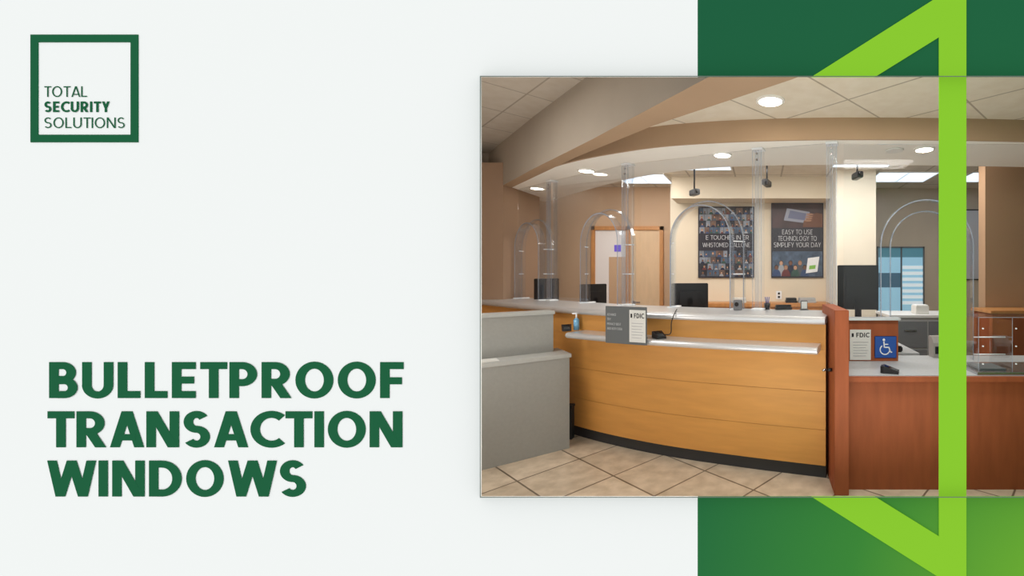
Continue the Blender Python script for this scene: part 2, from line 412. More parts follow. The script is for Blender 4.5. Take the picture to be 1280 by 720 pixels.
# ------------------------------------------------------------------ lamps and added fill lights
def downlight(x, y, z, r, label, g):
    e = thing('recessed_downlight', label, 'ceiling light', (x, y, z), group=g)
    b = B()
    n = 32
    for k in range(n):
        a0 = 2 * math.pi * k / n; a1 = 2 * math.pi * (k + 1) / n
        def c(rr, a, zz): return (rr * math.cos(a), rr * math.sin(a), zz)
        b.quad([c(r * .82, a0, -.012), c(r, a0, -.008), c(r, a1, -.008), c(r * .82, a1, -.012)], LWHITE)
        b.quad([c(r, a0, -.008), c(r * 1.02, a0, 0), c(r * 1.02, a1, 0), c(r, a1, -.008)], LWHITE)
    bmesh.ops.remove_doubles(b.bm, verts=b.bm.verts, dist=1e-5)
    b.obj('trim_ring', e)
    b = B(); b.cyl((0, 0, -.009), (0, 0, -.001), r * .83, r * .83, LAMPD, 32); b.obj('lens', e)
downlight(.067, 3.02, 2.66, .10, 'round white recessed downlight in tiled lobby ceiling', 'recessed ceiling downlights')
for x, y in [(-.337, 3.79), (-1.765, 4.37), (-2.73, 5.27), (1.37, 3.62), (2.6, 3.75)]:
    downlight(x, y, 2.495, .085, 'round white recessed downlight in curved soffit', 'recessed ceiling downlights')
b = B(); b.cyl((0, 0, -.012), (0, 0, 0), .07, .075, LWHITE, 28); b.obj('ceiling_speaker', loc=(1.13, 3.65, 2.495), label='small round white ceiling speaker in soffit', category='speaker')
def troffer(x0, x1, y0, y1, z=2.75):
    cx, cy = (x0 + x1) / 2, (y0 + y1) / 2; hx, hy = (x1 - x0) / 2, (y1 - y0) / 2
    e = thing('ceiling_light_panel', 'rectangular fluorescent light panel set in office ceiling grid', 'ceiling light', (cx, cy, z), group='office ceiling light panels')
    b = B(); t = .02
    b.box(-hx, hx, -hy, -hy + t, -.012, 0, LWHITE); b.box(-hx, hx, hy - t, hy, -.012, 0, LWHITE)
    b.box(-hx, -hx + t, -hy + t, hy - t, -.012, 0, LWHITE); b.box(hx - t, hx, -hy + t, hy - t, -.012, 0, LWHITE)
    b.box(-.006, .006, -hy + t, hy - t, -.011, 0, LWHITE); b.obj('frame', e)
    b = B(); b.box(-hx + t, hx - t, -hy + t, hy - t, -.008, -.001, LAMP); b.obj('diffuser', e)
troffer(-1.95, -1.25, 5.6, 6.2); troffer(-.95, -.35, 5.05, 5.4); troffer(.85, 1.55, 4.85, 5.25); troffer(1.5, 2.3, 5.5, 6.1)
troffer(2.7, 3.9, 5.5, 6.1); troffer(-3.3, -2.5, 6.0, 6.4)
def area(name, loc, sx, sy, e, col=(1, .955, .90), rot=(0, 0, 0), label='added unseen fill light above the lobby'):
    l = bpy.data.lights.new(name, 'AREA'); l.shape = 'RECTANGLE'; l.size = sx; l.size_y = sy; l.energy = e; l.color = col
    o = bpy.data.objects.new(name, l); scene.collection.objects.link(o); o.location = loc; o.rotation_euler = rot
    o['label'] = label; o['category'] = 'light'
area('lobby_fill', (0.9, 2.30, 2.63), 1.4, .4, 30)  # added area lights out of view, brighten the lobby
area('lobby_fill', (-2.6, 2.8, 2.95), 1.2, .6, 26)
OL = 'added unseen fill light above office floor'
area('office_fill', (0.3, 4.62, 2.73), 1.4, .4, 30, label=OL)  # added area lights hidden behind the soffit, brighten the office
area('office_fill', (-1.7, 5.25, 2.73), .9, .4, 24, label=OL)
area('office_fill', (1.75, 4.6, 2.73), .7, .3, 14, label=OL)
area('ceiling_fill', (.3, 2.12, .28), 2.4, .12, 13, rot=(math.radians(168), 0, 0), label='added unseen fill light aimed up at the ceilings')  # added area lights hidden below the opening, brighten the ceilings
area('ceiling_fill', (-2.4, 2.12, .5), 1.6, .12, 9, rot=(math.radians(168), 0, 0), label='added unseen fill light aimed up at the ceilings')

# ------------------------------------------------------------------ curved counter
P = Curve([(.569, 3.456), (-.02, 3.62), (-.65, 3.83), (-1.264, 4.12), (-1.80, 4.46), (-2.31, 4.83), (-2.80, 5.20), (-3.05, 5.39)])
ct = thing('teller_counter', 'long curved maple teller counter with aluminium ledges and dark base', 'counter', (0, 0, 0))
b = B(); P.slab(b, 0.0, 1, rect(.40, .10, .0, 1.095), mat('counter_core', (110, 78, 46), .7), 60); b.obj('body', ct)
b = B(); P.slab(b, 0.0, 1, rect(.405, .38, 0.0, .09), TOE, 60); b.obj('toe_kick', ct)
for z0, z1 in [(.093, .3435), (.346, .6135), (.616, .912), (.914, 1.098)]:
    b = B(); P.slab(b, 0.0, 1, rect(.425, .40, z0, z1), MAPLE, 60); b.obj('front_panel', ct)
b = B()
prof = [(-.10, 1.092), (.447, 1.092), (.460, 1.095), (.469, 1.102), (.474, 1.111), (.475, 1.119), (.474, 1.127), (.469, 1.136), (.460, 1.143), (.447, 1.146), (-.10, 1.146)]
P.slab(b, 0, 1, prof, ALU, 70); b.obj('top_ledge', ct)
b = B()
prof = [(.42, .909), (.600, .909), (.612, .911), (.621, .917), (.627, .925), (.629, .933), (.627, .941), (.621, .949), (.612, .955), (.600, .957), (.42, .957)]
P.slab(b, 0.008, .487, prof, ALU, 50); b.obj('lower_ledge', ct)
b = B(); P.slab(b, 0, 1, rect(-.1, -.75, .72, .76), LAM, 40); P.slab(b, 0, 1, rect(.1, .06, 0, 1.10), MAPLE, 40); P.slab(b, .0, .02, rect(-.1, -.72, 0, .72), MAPLE, 2); P.slab(b, .5, .51, rect(.06, -.72, 0, .72), MAPLE, 2); P.slab(b, .98, 1, rect(.06, -.72, 0, .72), MAPLE, 2); b.obj('worktop', ct)

b = B(); b.box(-.047, .047, 0, .58, 0, 1.21, CHERRY, .003)
ep = thing('counter_end_panel', 'tall reddish cherry wood end panel beside curved counter', 'panel', (.529, 2.82, 0))
b.obj('panel', ep)
b = B(); b.cyl((-.047, .10, .80), (-.075, .10, .80), .012, .012, BLACK); b.cyl((-.075, .10, .80), (-.10, .10, .80), .006, .009, BLACK); b.cyl((-.10, .10, .795), (-.105, .10, .805), .014, .014, STEEL); b.obj('latch', ep)

# ------------------------------------------------------------------ acrylic barrier
def arch_pts(w, h, n=24, base=0.0):
    r = w / 2; pts = [(-r, base)]
    for k in range(n + 1):
        a = math.pi - math.pi * k / n; pts.append((r * math.cos(a), h - r + r * math.sin(a)))
    pts.append((r, base)); return pts
def arch_band(name, parent, c, w, h, t, y0, y1, m, rim=True):
    b = B(); rings = []
    for (xo, zo), (xi, zi) in zip(arch_pts(w, h), arch_pts(w - 2 * t, h - t)):
        rings.append([(xo + c, y0, zo), (xi + c, y0, zi), (xi + c, y1, zi), (xo + c, y1, zo)])
    b.sweep(rings, m)
    o = b.obj(name, parent)
    if rim:
        b = B(); rings = []
        for (xo, zo), (xi, zi) in zip(arch_pts(w, h), arch_pts(w - 2 * t * .7, h - t * .7)):
            rings.append([(xo + c, y0 - .003, zo), (xi + c, y0 - .003, zi), (xi + c, y0, zi), (xo + c, y0, zo)])
        b.sweep(rings, RIM); b.obj('arch_rim', parent)
ZL = 1.146; ZT = 2.494; HH = ZT - ZL
def panel(pa, pb, arch_s=None, w=.60, h=.90):
    pa = Vector(pa); pb = Vector(pb); d = pb - pa; L = d.length; ang = math.atan2(d.y, d.x)
    e = thing('clear_security_screen', 'clear acrylic security screen with arched opening on counter' if arch_s else 'narrow clear acrylic security screen standing on counter', 'barrier', (pa.x, pa.y, ZL), ang, 'clear acrylic teller barriers')
    b = B(); out = [(0.05, 0)]
    if arch_s: out += [(x + arch_s * L, z) for x, z in arch_pts(w - .02, h - .01)]
    out += [(L - 0.05, 0), (L - 0.05, HH), (0.05, HH)]
    b.prism(out, -.006, .006, GLASS, 'y'); b.obj('pane', e)
    if arch_s:
        c = arch_s * L
        arch_band('arch_baffle', e, c, w, h, .011, -.085, -.01, ARCHM)
        arch_band('arch_baffle', e, c, w + .14, h + .05, .009, .03, .07, EDGE)
        for sx in (-1, 1):
            for zz in (.30, .58):
                b = B(); b.cyl((c + sx * (w / 2 + .0), -.03, zz), (c + sx * (w / 2 + .07), .05, zz), .005, .005, WSIGN, 12); b.obj('standoff', e)
            b = B(); cc = c + sx * (w / 2 + .01); b.box(cc - .018, cc + .018, -.09, .09, 0, .010, WSIGN); b.obj('foot', e)
    return e
us = {k: P.find((k - 951) / 540) for k in (785, 690, 948)}
S = [P.at(0), P.at(us[948]), P.at(us[785]), P.at(us[690]), P.at(1.0)]
panel(S[1], S[0])
def frac(a, b, bearing):
    lo, hi = 0, 1
    for _ in range(30):
        m = (lo + hi) / 2; q = a.lerp(b, m)
        if q.x / q.y < bearing: lo = m
        else: hi = m
    return lo
panel(S[2], S[1], frac(S[2], S[1], -.131)); panel(S[3], S[2], frac(S[3], S[2], -.359)); panel(S[4], S[3], frac(S[4], S[3], -.526))
def post(x, y, ang, lab='clear acrylic square post with bolted plates on counter ledge'):
    e = thing('clear_barrier_post', lab, 'post', (x, y, ZL), ang, 'clear acrylic barrier posts')
    b = B(); w = .040
    b.box(-w, w, -w, -w + .010, .02, HH - .02, POSTM); b.box(-w, w, w - .010, w, .02, HH - .02, POSTM)
    b.obj('shaft', e)
    b = B()
    for x0 in (-w, w - .003, -.010, .007): b.box(x0, x0 + .003, -w - .001, -w, .02, HH - .02, RIM)
    b.obj('polished_edge', e)
    b = B(); b.box(-.048, .048, -.048, .048, 0, .014, WSIGN, .003); b.obj('base_plate', e)
    b = B(); b.box(-.048, .048, -.048, .048, HH - .015, HH, WSIGN, .003); b.obj('top_plate', e)
    for z in (HH - .05, HH - .10):
        b = B(); b.cyl((0, -w - .008, z), (0, -w, z), .009, .009, STEEL, 12); b.obj('bolt', e)
for u in (0.0, us[948], us[785], us[690]):
    q = P.at(u); post(q.x, q.y, P.ang(u))
def low_arch(x0, x1, y, z0, ztop):
    e = thing('clear_security_screen', 'clear acrylic screen with wide double arch above low desk', 'barrier', ((x0 + x1) / 2, y, z0), 0, 'clear acrylic teller barriers')
    w = x1 - x0; h = ztop - z0
    arch_band('arch_baffle', e, 0, w, h, .010, -.05, .0, EDGE); arch_band('arch_baffle', e, .05, w - .14, h - .07, .010, .10, .135, EDGE)
    hp = 2.494 - z0
    out = [(-w / 2 - .28, .345), (-w / 2 + .02, .345)] + arch_pts(w - .03, h - .016, base=.345) + [(w / 2 + .5, .345), (w / 2 + .5, hp), (-w / 2 - .28, hp)]
    b = B(); b.prism(out, 0.001, .012, GLASS, 'y'); b.obj('pane', e)
low_arch(.95, 1.69, 3.48, .766, 2.04)

# ------------------------------------------------------------------ grey reception desk
A = Vector((-1.59, 3.59)); d = Vector((-.752, -.659)); n = Vector((-.659, .752))
def dq(a, t_): q = A + d * a + n * t_; return (q.x, q.y)
gd = thing('reception_desk', 'grey laminate two level reception desk on tiled floor', 'desk', (0, 0, 0))
b = B(); b.prism([dq(0, 0), dq(1.35, 0), dq(1.35, .36), dq(0, .36)], 0, .755, GREYD); b.obj('body', gd)
b = B(); b.prism([dq(-.012, -.012), dq(1.36, -.012), dq(1.36, .36), dq(-.012, .36)], .755, .785, GREYT); b.obj('lower_top', gd)
b = B(); b.prism([dq(.07, .2), dq(1.35, .2), dq(1.35, .36), dq(.07, .36)], .785, 1.105, GREYD); b.obj('riser', gd)
b = B(); b.prism([dq(.06, .19), dq(1.36, .19), dq(1.36, .37), dq(.06, .37)], 1.105, 1.13, GREYT); b.obj('upper_top', gd)
b = B(); b.prism([dq(.50, .03), dq(.80, .03), dq(.80, .17), dq(.50, .17)], .785, .790, PAPER); b.obj('paper_stack', label='white paper sheets lying on grey desk', category='paper')
b = B(); b.prism([(-.05, -.03), (.05, -.03), (.046, .03), (-.046, .03)], 0.01, .28, BIN); b.box(-.054, .054, -.034, .034, .28, .30, BIN, .004); b.box(-.046, .046, -.028, .028, 0, .01, BIN)
b.obj('waste_bin', loc=(-1.70, 3.80, 0), label='small black waste bin between desk and counter', category='bin')

# ------------------------------------------------------------------ low accessible desk
ld = thing('low_desk', 'low reddish cherry service desk with grey worktop', 'desk', (0, 0, 0))
b = B(); b.box(.58, 3.0, 2.90, 2.93, 0.0, .728, CHERRY); b.box(2.97, 3.0, 2.93, 3.6, 0, .728, CHERRY); b.box(.58, .60, 2.93, 3.6, 0, .728, CHERRY); b.obj('front_panel', ld)
b = B(); b.box(.58, 3.0, 2.902, 3.62, .735, .765, LAM, .003); b.obj('worktop', ld)
b = B(); b.box(.58, 3.0, 2.868, 2.902, .728, .762, CHERRY, .003); b.obj('edge_band', ld)
b = B(); b.box(.585, 1.075, 3.38, 3.42, .766, 1.085, CHERRY); b.obj('sign_board', ld)
b = B(); b.box(.58, 1.09, 3.36, 3.46, 1.085, 1.105, ALU, .003); b.obj('board_cap', ld)

def fdic(parent, x0, x1, z0, z1, y):
    b = B(); b.box(x0, x1, y - .004, y, z0, z1, PAPER); b.obj('sheet', parent)
    h = z1 - z0; w = x1 - x0
    caps('lettering', 'FDIC', x0 + w * .30, x1 - w * .08, z1 - h * .25, z1 - h * .10, y - .004, INK, parent, .20, .14, .001)
    b = B()
    b.box(x0 + w * .08, x0 + w * .18, y - .0055, y - .004, z1 - h * .24, z1 - h * .12, INK)
    for k in range(6):
        zz = z1 - h * (.42 + .09 * k); b.box(x0 + w * .15, x1 - w * (.12 + .06 * (k % 3)), y - .0055, y - .004, zz, zz + h * .016, mat('ink_grey', (172, 172, 176), .6))
    b.obj('printed_lines', parent)
e = thing('notice_sign', 'white FDIC notice sheet fixed on cherry board', 'sign', (0, 3.38, 0)); fdic(e, .697, .860, .775, 1.012, 0)
e = thing('accessibility_sign', 'square blue wheelchair symbol sign with white figure', 'sign', (.975, 3.38, .79))
b = B(); b.box(-.086, .086, -.006, 0, 0, .172, BLUE, .003); b.obj('plate', e)
b = B()
Y0, Y1 = -.0075, -.006
def disc(x, z, r, n_=20): b.prism([(x + r * math.cos(2 * math.pi * k / n_), z + r * math.sin(2 * math.pi * k / n_)) for k in range(n_)], Y0, Y1, WSIGN, 'y')
def seg(p, q, w_):
    p = Vector(p); q = Vector(q); dd = (q - p).normalized(); nn = Vector((-dd.y, dd.x)) * w_ / 2
    b.prism([tuple(p + nn), tuple(q + nn), tuple(q - nn), tuple(p - nn)], Y0, Y1, WSIGN, 'y')
disc(-.014, .143, .010)
seg((-.014, .130), (-.010, .082), .009); seg((-.012, .108), (.020, .108), .007); seg((-.012, .084), (.026, .084), .009); seg((.024, .086), (.040, .044), .009); seg((.038, .044), (.050, .048), .008)
for k in range(16):
    a0 = math.radians(125 + 235 * k / 16); a1 = math.radians(125 + 235 * (k + 1) / 16 + 1); r = .037; c = Vector((-.006, .066))
    seg(c + Vector((math.cos(a0), math.sin(a0))) * r, c + Vector((math.cos(a1), math.sin(a1))) * r, .008)
b.obj('wheelchair_symbol', e)

u = P.find((783 - 951) / 540, .64); q = P.at(u, .650)
e = thing('counter_sign', 'charcoal sign card and white FDIC sheet hung on lower ledge', 'sign', (q.x, q.y, .914), P.ang(u) * .9)
b = B(); b.box(-.190, .190, 0, .008, 0, .285, DGREY, .002); b.box(-.15, -.13, .008, .075, .044, .049, DGREY); b.box(.13, .15, .008, .075, .044, .049, DGREY); b.obj('card', e)
for k, (s_, xx) in enumerate([('ADVANCE', .085), ('TRY', .035), ('PRIVACY BEST', .13), ('AND BUSY EVEN', .14)]):
    caps('lettering', s_, -.172, -.172 + xx, .212 - k * .036, .230 - k * .036, 0, mat('pale_print', (190, 194, 196), .6), e, .13, .14, .001)
fdic(e, .040, .184, .020, .262, -.002)

def reader(x, y, z, rot, lab):
    e = thing('card_reader', lab, 'card reader', (x, y, z), rot, 'customer card readers')
    b = B(); b.sweep([[(-.035, -.05, .0), (.035, -.05, 0), (.035, -.05, .018), (-.035, -.05, .018)], [(-.04, .05, 0), (.04, .05, 0), (.04, .05, .05), (-.04, .05, .05)], [(-.03, .07, 0), (.03, .07, 0), (.03, .07, .045), (-.03, .07, .045)]], BLACK); b.obj('body', e)
    b = B(); b.sweep([[(-.025, .005, .036), (.025, .005, .036), (.025, .005, .038), (-.025, .005, .038)], [(-.025, .042, .048), (.025, .042, .048), (.025, .042, .050), (-.025, .042, .050)]], SCREEN); b.obj('screen', e)
    b = B()
    for i in range(3):
        for j in range(3): b.box(-.022 + i * .016, -.010 + i * .016, -.042 + j * .014, -.032 + j * .014, .017 + j * .004, .024 + j * .004, DGREY)
    b.obj('keypad', e)
for px, lab in ((711, 'black card reader with keypad beside sanitizer on lower ledge'), (826, 'black card reader with keypad on curved lower ledge')):
    u = P.find((px - 951) / 540, .52); q = P.at(u, .54); reader(q.x, q.y, .957, P.ang(u) + 1.0, lab)
reader(.90, 2.98, .765, 1.2, 'black card reader with keypad on low desk')
def cable(pts, r, m=BLACK, name='cable', **kw):
    b = B(); V_ = [Vector(p) for p in pts]
    n_ = 8; dense = []
    Q = [V_[0]] + V_ + [V_[-1]]
    for i in range(1, len(Q) - 2):
        for k in range(6):
            t_ = k / 6; a_, b_, c_, d_ = Q[i - 1:i + 3]
            dense.append(0.5 * ((2 * b_) + (c_ - a_) * t_ + (2 * a_ - 5 * b_ + 4 * c_ - d_) * t_ * t_ + (3 * b_ - a_ - 3 * c_ + d_) * t_ ** 3))
    dense.append(V_[-1]); rings = []
    for i, p in enumerate(dense):
        dd = (dense[min(i + 1, len(dense) - 1)] - dense[max(i - 1, 0)]).normalized(); x_ = dd.cross(Vector((0.3, .2, 1))).normalized(); y_ = dd.cross(x_)
        rings.append([tuple(p + (x_ * math.cos(2 * math.pi * k / n_) + y_ * math.sin(2 * math.pi * k / n_)) * r) for k in range(n_)])
    b.sweep(rings, m, smooth=True); return b.obj(name, **kw)
q = P.at(P.find((828 - 951) / 540, .52), .52); q2 = P.at(P.find((842 - 951) / 540, .43), .46)
q3 = P.at(P.find((846 - 951) / 540, .2), .2)
cable([(q.x, q.y, .985), (q2.x, q2.y - .04, .99), (q2.x + .01, q2.y - .05, 1.08), (q2.x + .03, q2.y, 1.155), (q3.x, q3.y, 1.150)], .004, label='thin black cable running from card reader over ledge', category='cable')
u = P.find((720.5 - 951) / 540, .47); q = P.at(u, .47)
e = thing('sanitizer_bottle', 'small clear blue hand sanitizer pump bottle on lower ledge', 'bottle', (q.x, q.y, .957))
b = B(); b.cyl((0, 0, 0), (0, 0, .09), .024, .024, GEL); b.cyl((0, 0, .09), (0, 0, .105), .024, .010, GEL); b.obj('body', e)
b = B(); b.cyl((0, 0, .105), (0, 0, .14), .008, .006, WSIGN, 12); b.box(-.035, .008, -.007, .007, .138, .150, WSIGN, .002); b.obj('pump', e)

# ------------------------------------------------------------------ monitors
def monitor(x, y, z, rot, w, ztop, lab, h=.30):
    e = thing('computer_monitor', lab, 'monitor', (x, y, z), rot, 'teller computer monitors')
    t_ = ztop - z
    b = B(); b.box(-w / 2, w / 2, -.02, .02, t_ - h, t_, BLACK, .006); b.box(-w * .3, w * .3, -.045, -.02, t_ - h * .8, t_ - h * .25, BLACK, .01); b.obj('housing', e)
    b = B(); b.box(-w / 2 + .012, w / 2 - .012, .0195, .0215, t_ - h + .015, t_ - .015, SCREEN); b.obj('screen', e)
    b = B(); b.box(-.03, .03, -.045, -.02, .015, t_ - h * .5, BLACK, .004); b.box(-.12, .12, -.10, .08, 0, .015, BLACK, .005); b.obj('stand', e)
    return e
monitor(-.74, 4.50, .76, .25, .38, 1.35, 'black computer monitor seen from behind, beside arched barrier')
monitor(-1.93, 4.98, .76, 1.0, .34, 1.33, 'black computer monitor turned sideways behind counter')
monitor(-2.60, 5.25, .76, 1.25, .36, 1.39, 'black computer monitor near the wall end of counter')
wt = thing('side_worktable', 'grey topped work table behind end of counter', 'table', (0, 0, 0))
b = B(); b.box(.80, 1.38, 3.75, 4.45, .72, .76, LAM, .003); b.obj('top', wt)
for x in (.82, 1.32):
    for y in (3.78, 4.38):
        b = B(); b.box(x, x + .04, y, y + .04, 0, .72, LGREY); b.obj('leg', wt)
monitor(.92, 4.10, .76, -.12, .38, 1.53, 'large black computer monitor on work table beside pale pier', .42)
e = thing('desk_telephone', 'black desk telephone beside the large monitor', 'telephone', (1.15, 3.86, .76), .3)
b = B(); b.box(-.08, .08, -.09, .09, 0, .05, BLACK, .01); b.obj('base', e)
b = B(); b.box(-.075, -.035, -.09, .09, .05, .075, BLACK, .01); b.obj('handset', e)

# ------------------------------------------------------------------ posters
PBG = mat('poster_charcoal', (44, 42, 52), .5, var=.15, scale=4)
PTX = mat('poster_print_white', (214, 216, 220), .5)
SKINS = [mat('print_skin_a', (170, 128, 104), .6), mat('print_skin_b', (116, 78, 60), .6), mat('print_skin_c', (190, 150, 124), .6)]
HAIRS = [mat('print_hair_dark', (34, 26, 26), .6), mat('print_hair_brown', (66, 46, 34), .6), mat('print_hair_fair', (124, 98, 66), .6)]
CLOTH = [mat('print_cloth_blue', (56, 76, 116), .6), mat('print_cloth_white', (156, 160, 168), .6), mat('print_cloth_red', (106, 50, 50), .6), mat('print_cloth_navy', (34, 40, 64), .6), mat('print_cloth_green', (54, 84, 76), .6), mat('print_cloth_grey', (86, 88, 96), .6)]
BACKS = [mat('print_back_blue', (74, 90, 112), .6, var=.4, scale=14), mat('print_back_warm', (104, 84, 76), .6, var=.4, scale=14), mat('print_back_dark', (44, 46, 56), .6, var=.4, scale=14), mat('print_back_pale', (128, 134, 144), .6, var=.3, scale=14)]
rnd = random.Random(11)
def ell(cx, cz, rx, rz, a0=0, a1=360, n_=14): return [(cx + rx * math.cos(math.radians(a0 + (a1 - a0) * k / n_)), cz + rz * math.sin(math.radians(a0 + (a1 - a0) * k / n_))) for k in range(n_ + (1 if a1 - a0 < 360 else 0))]
def portrait(b, x0, x1, z0, z1, y):
    w = x1 - x0; h = z1 - z0; cx = (x0 + x1) / 2 + rnd.uniform(-.12, .12) * w; s = min(w, h * .9) * rnd.uniform(.8, 1.1)
    b.box(x0, x1, y - .001, y, z0, z1, rnd.choice(BACKS))
    b.prism(ell(cx, z0, min(s * .40, w * .36), s * .42, 0, 180), y - .002, y - .001, rnd.choice(CLOTH), 'y')
    hr = rnd.choice(HAIRS); b.prism(ell(cx, z0 + s * .62, s * .19, s * .23), y - .0025, y - .001, hr, 'y')
    b.prism(ell(cx, z0 + s * .57, s * .145, s * .19), y - .0035, y - .0025, rnd.choice(SKINS), 'y')
def collage(parent, x0, x1, z0, z1, nx, nz, y=-.025):
    gz = (z1 - z0) / nz
    for j in range(nz):
        x = x0
        while x < x1 - .02:
            wdt = min(x1 - x, (x1 - x0) / nx * rnd.uniform(.7, 1.4))
            b = B(); portrait(b, x + .002, x + wdt - .002, z0 + gz * j + .002, z0 + gz * (j + 1) - .002, y); b.obj('printed_portrait', parent)
            x += wdt
def poster(x0, x1, z0, z1, y, lab):
    e = thing('wall_poster', lab, 'poster', ((x0 + x1) / 2, y, z0)); w = x1 - x0; h = z1 - z0
    b = B(); b.box(-w / 2, w / 2, -.025, 0, 0, h, PBG, .003); b.obj('board', e)
    return e, w, h
e, w, h = poster(-.896, -.092, 1.39, 2.41, 6.2, 'dark poster with many small portraits and white capitals')
collage(e, -.48 * w, .48 * w, .62 * h, .98 * h, 10, 4); collage(e, -.48 * w, .48 * w, .02 * h, .38 * h, 9, 4)
caps('lettering', 'E TOUCHES IN ER', -.36 * w, .40 * w, .535 * h, .595 * h, -.025, PTX, e, .09, .16, .002)
caps('lettering', 'WHISTOMED CALLONE', -.42 * w, .42 * w, .43 * h, .49 * h, -.025, PTX, e, .09, .16, .002)
e, w, h = poster(.149, .896, 1.39, 2.47, 6.2, 'dark poster with hand holding phone and group photo')
SK = mat('photo_brown_blur', (70, 52, 54), .5, var=.5, scale=5)
b = B(); b.box(-.48 * w, .48 * w, -.028, -.025, .66 * h, .98 * h, SK); b.obj('photo', e)
b = B(); b.prism([(-.26 * w, .76 * h), (.20 * w, .72 * h), (.24 * w, .87 * h), (-.20 * w, .92 * h)], -.032, -.028, mat('photo_phone_pale', (150, 154, 172), .4), 'y'); b.prism([(-.18 * w, .79 * h), (.14 * w, .76 * h), (.17 * w, .85 * h), (-.14 * w, .89 * h)], -.034, -.032, mat('photo_phone_screen', (104, 108, 140), .4), 'y'); b.obj('phone_picture', e)
b = B()
b.prism([(.10 * w, .67 * h), (.48 * w, .67 * h), (.48 * w, .84 * h), (.36 * w, .86 * h), (.24 * w, .80 * h), (.12 * w, .75 * h)], -.037, -.034, SKINS[1], 'y')
for k in range(4): b.prism(ell(.20 * w + .01 * k, (.755 + .028 * k) * h, .075 * w, .012 * h), -.040, -.037, SKINS[0], 'y')
b.obj('hand_picture', e)
b = B(); b.box(-.48 * w, .48 * w, -.028, -.025, .02 * h, .35 * h, BACKS[0]); b.obj('photo', e)
for k in range(7):
    b = B(); x = (-.40 + .09 * k) * w; z = (.02 + .06 * (k % 2)) * h; y = -.029 - .004 * (1 - k % 2); s = .17 * w
    b.prism(ell(x, .02 * h, s * .5, s * .65 + z, 0, 180), y - .001, y, CLOTH[k % 6], 'y'); b.prism(ell(x, s * .85 + z + .02, s * .24, s * .28), y - .002, y - .001, HAIRS[k % 3], 'y'); b.prism(ell(x, s * .80 + z + .02, s * .19, s * .24), y - .003, y - .002, SKINS[(k + 1) % 3], 'y'); b.obj('printed_portrait', e)
b = B(); b.prism([(.16 * w, .06 * h), (.38 * w, .08 * h), (.42 * w, .28 * h), (.20 * w, .26 * h)], -.040, -.036, WSIGN, 'y'); b.prism([(.22 * w, .11 * h), (.34 * w, .12 * h), (.35 * w, .17 * h), (.23 * w, .16 * h)], -.042, -.040, mat('photo_green', (130, 190, 80), .5), 'y'); b.obj('phone_picture', e)
for k, (s_, ww) in enumerate([('EASY TO USE', .29), ('TECHNOLOGY TO', .37), ('SIMPLIFY YOUR DAY', .45)]):
    caps('lettering', s_, -ww * w, ww * w, (.575 - .085 * k) * h, (.637 - .085 * k) * h, -.025, PTX, e, .09, .15, .002)

# ------------------------------------------------------------------ door, windows
e = bpy.data.objects.new('door_1', None); scene.collection.objects.link(e); e.location = (-2.0, YB, 0); e['kind'] = 'structure'; e['label'] = 'oak framed office door with side light'; e['category'] = 'door'
b = B(); x0, x1 = -.54, .54
for a, c in ((x0, x0 + .055), (-.02, .045), (x1 - .055, x1)): b.box(a, c, -.04, 0, 0, 2.16, WOODTRIM, .003)
b.box(x0, x1, -.04, 0, 2.10, 2.16, WOODTRIM, .003); b.box(x0 + .055, -.02, -.035, 0, .0, .12, WOODTRIM); b.obj('frame', e)
b = B(); b.box(.045, x1 - .055, -.02, -.002, 0.0, 2.10, mat('door_tan', (216, 184, 148), .5, var=.05, scale=5, stretch=(4, 4, 1)), .003); b.obj('door_leaf', e)
b = B(); b.cyl((.10, -.06, 1.02), (.10, -.02, 1.02), .02, .025, STEEL); b.box(.09, .20, -.07, -.055, 1.01, 1.03, STEEL, .003); b.obj('handle', e)
b = B(); b.box(x0 + .055, -.02, -.012, -.002, .12, 2.10, mat('sidelight_glass', (214, 206, 202), .25, emit=.15), 0); b.box(x0 + .34, x0 + .44, -.016, -.012, 1.78, 1.88, mat('purple_light', (100, 80, 190), .4, emit=.3)); b.box(x0 + .26, -.02, -.0155, -.012, .12, 1.70, mat('sidelight_tan', (196, 162, 130), .5)); b.obj('side_light', e)
e = bpy.data.objects.new('window_1', None); scene.collection.objects.link(e); e.location = (2.13, 6.6, 0); e['kind'] = 'structure'; e['label'] = 'window with pale bluish daylight view'; e['category'] = 'window'
b = B(); FR = mat('window_frame_grey', (110, 118, 124), .5)
for a in (-.36, .0, .34): b.box(a, a + .02, -.03, 0, .78, 1.86, FR)
b.box(-.36, .36, -.03, 0, 1.84, 1.86, FR); b.box(-.36, .36, -.03, 0, .78, .82, FR); b.obj('frame', e)
b = B(); b.box(-.34, .34, -.01, -.002, .82, 1.84, mat('daylight_blue', (150, 196, 218), .3, emit=.5)); b.box(-.34, .34, -.014, -.01, 1.70, 1.84, mat('view_teal', (90, 142, 160), .4, emit=.3))
for k in range(7): b.box(.03, .34, -.014, -.01, .98 + .09 * k, 1.03 + .09 * k, mat('view_white_slats', (216, 230, 236), .4, emit=.5))
b.box(-.34, 0, -.015, -.01, 1.24, 1.46, mat('view_dark_blue', (90, 126, 150), .4, emit=.2)); b.obj('pane', e)
e = thing('wall_board', 'pale grey framed panel board hung on greige wall', 'board', (3.06, 6.6, 1.35))
b = B(); b.box(-.34, .36, -.02, 0, 0, 1.08, TOE); b.obj('frame', e)
b = B(); b.box(-.32, .345, -.026, -.02, .02, 1.06, mat('board_grey', (204, 206, 212), .5)); b.obj('panel', e)
b = B(); b.box(-.04, .04, -.01, 0, -.06, .06, WSIGN, .003); b.box(-.015, .015, -.013, -.01, .01, .04, INK); b.box(-.015, .015, -.013, -.01, -.04, -.01, INK)
b.obj('wall_outlet', loc=(.26, 6.2, 1.14), label='white electrical outlet plate on cream wall', category='outlet')

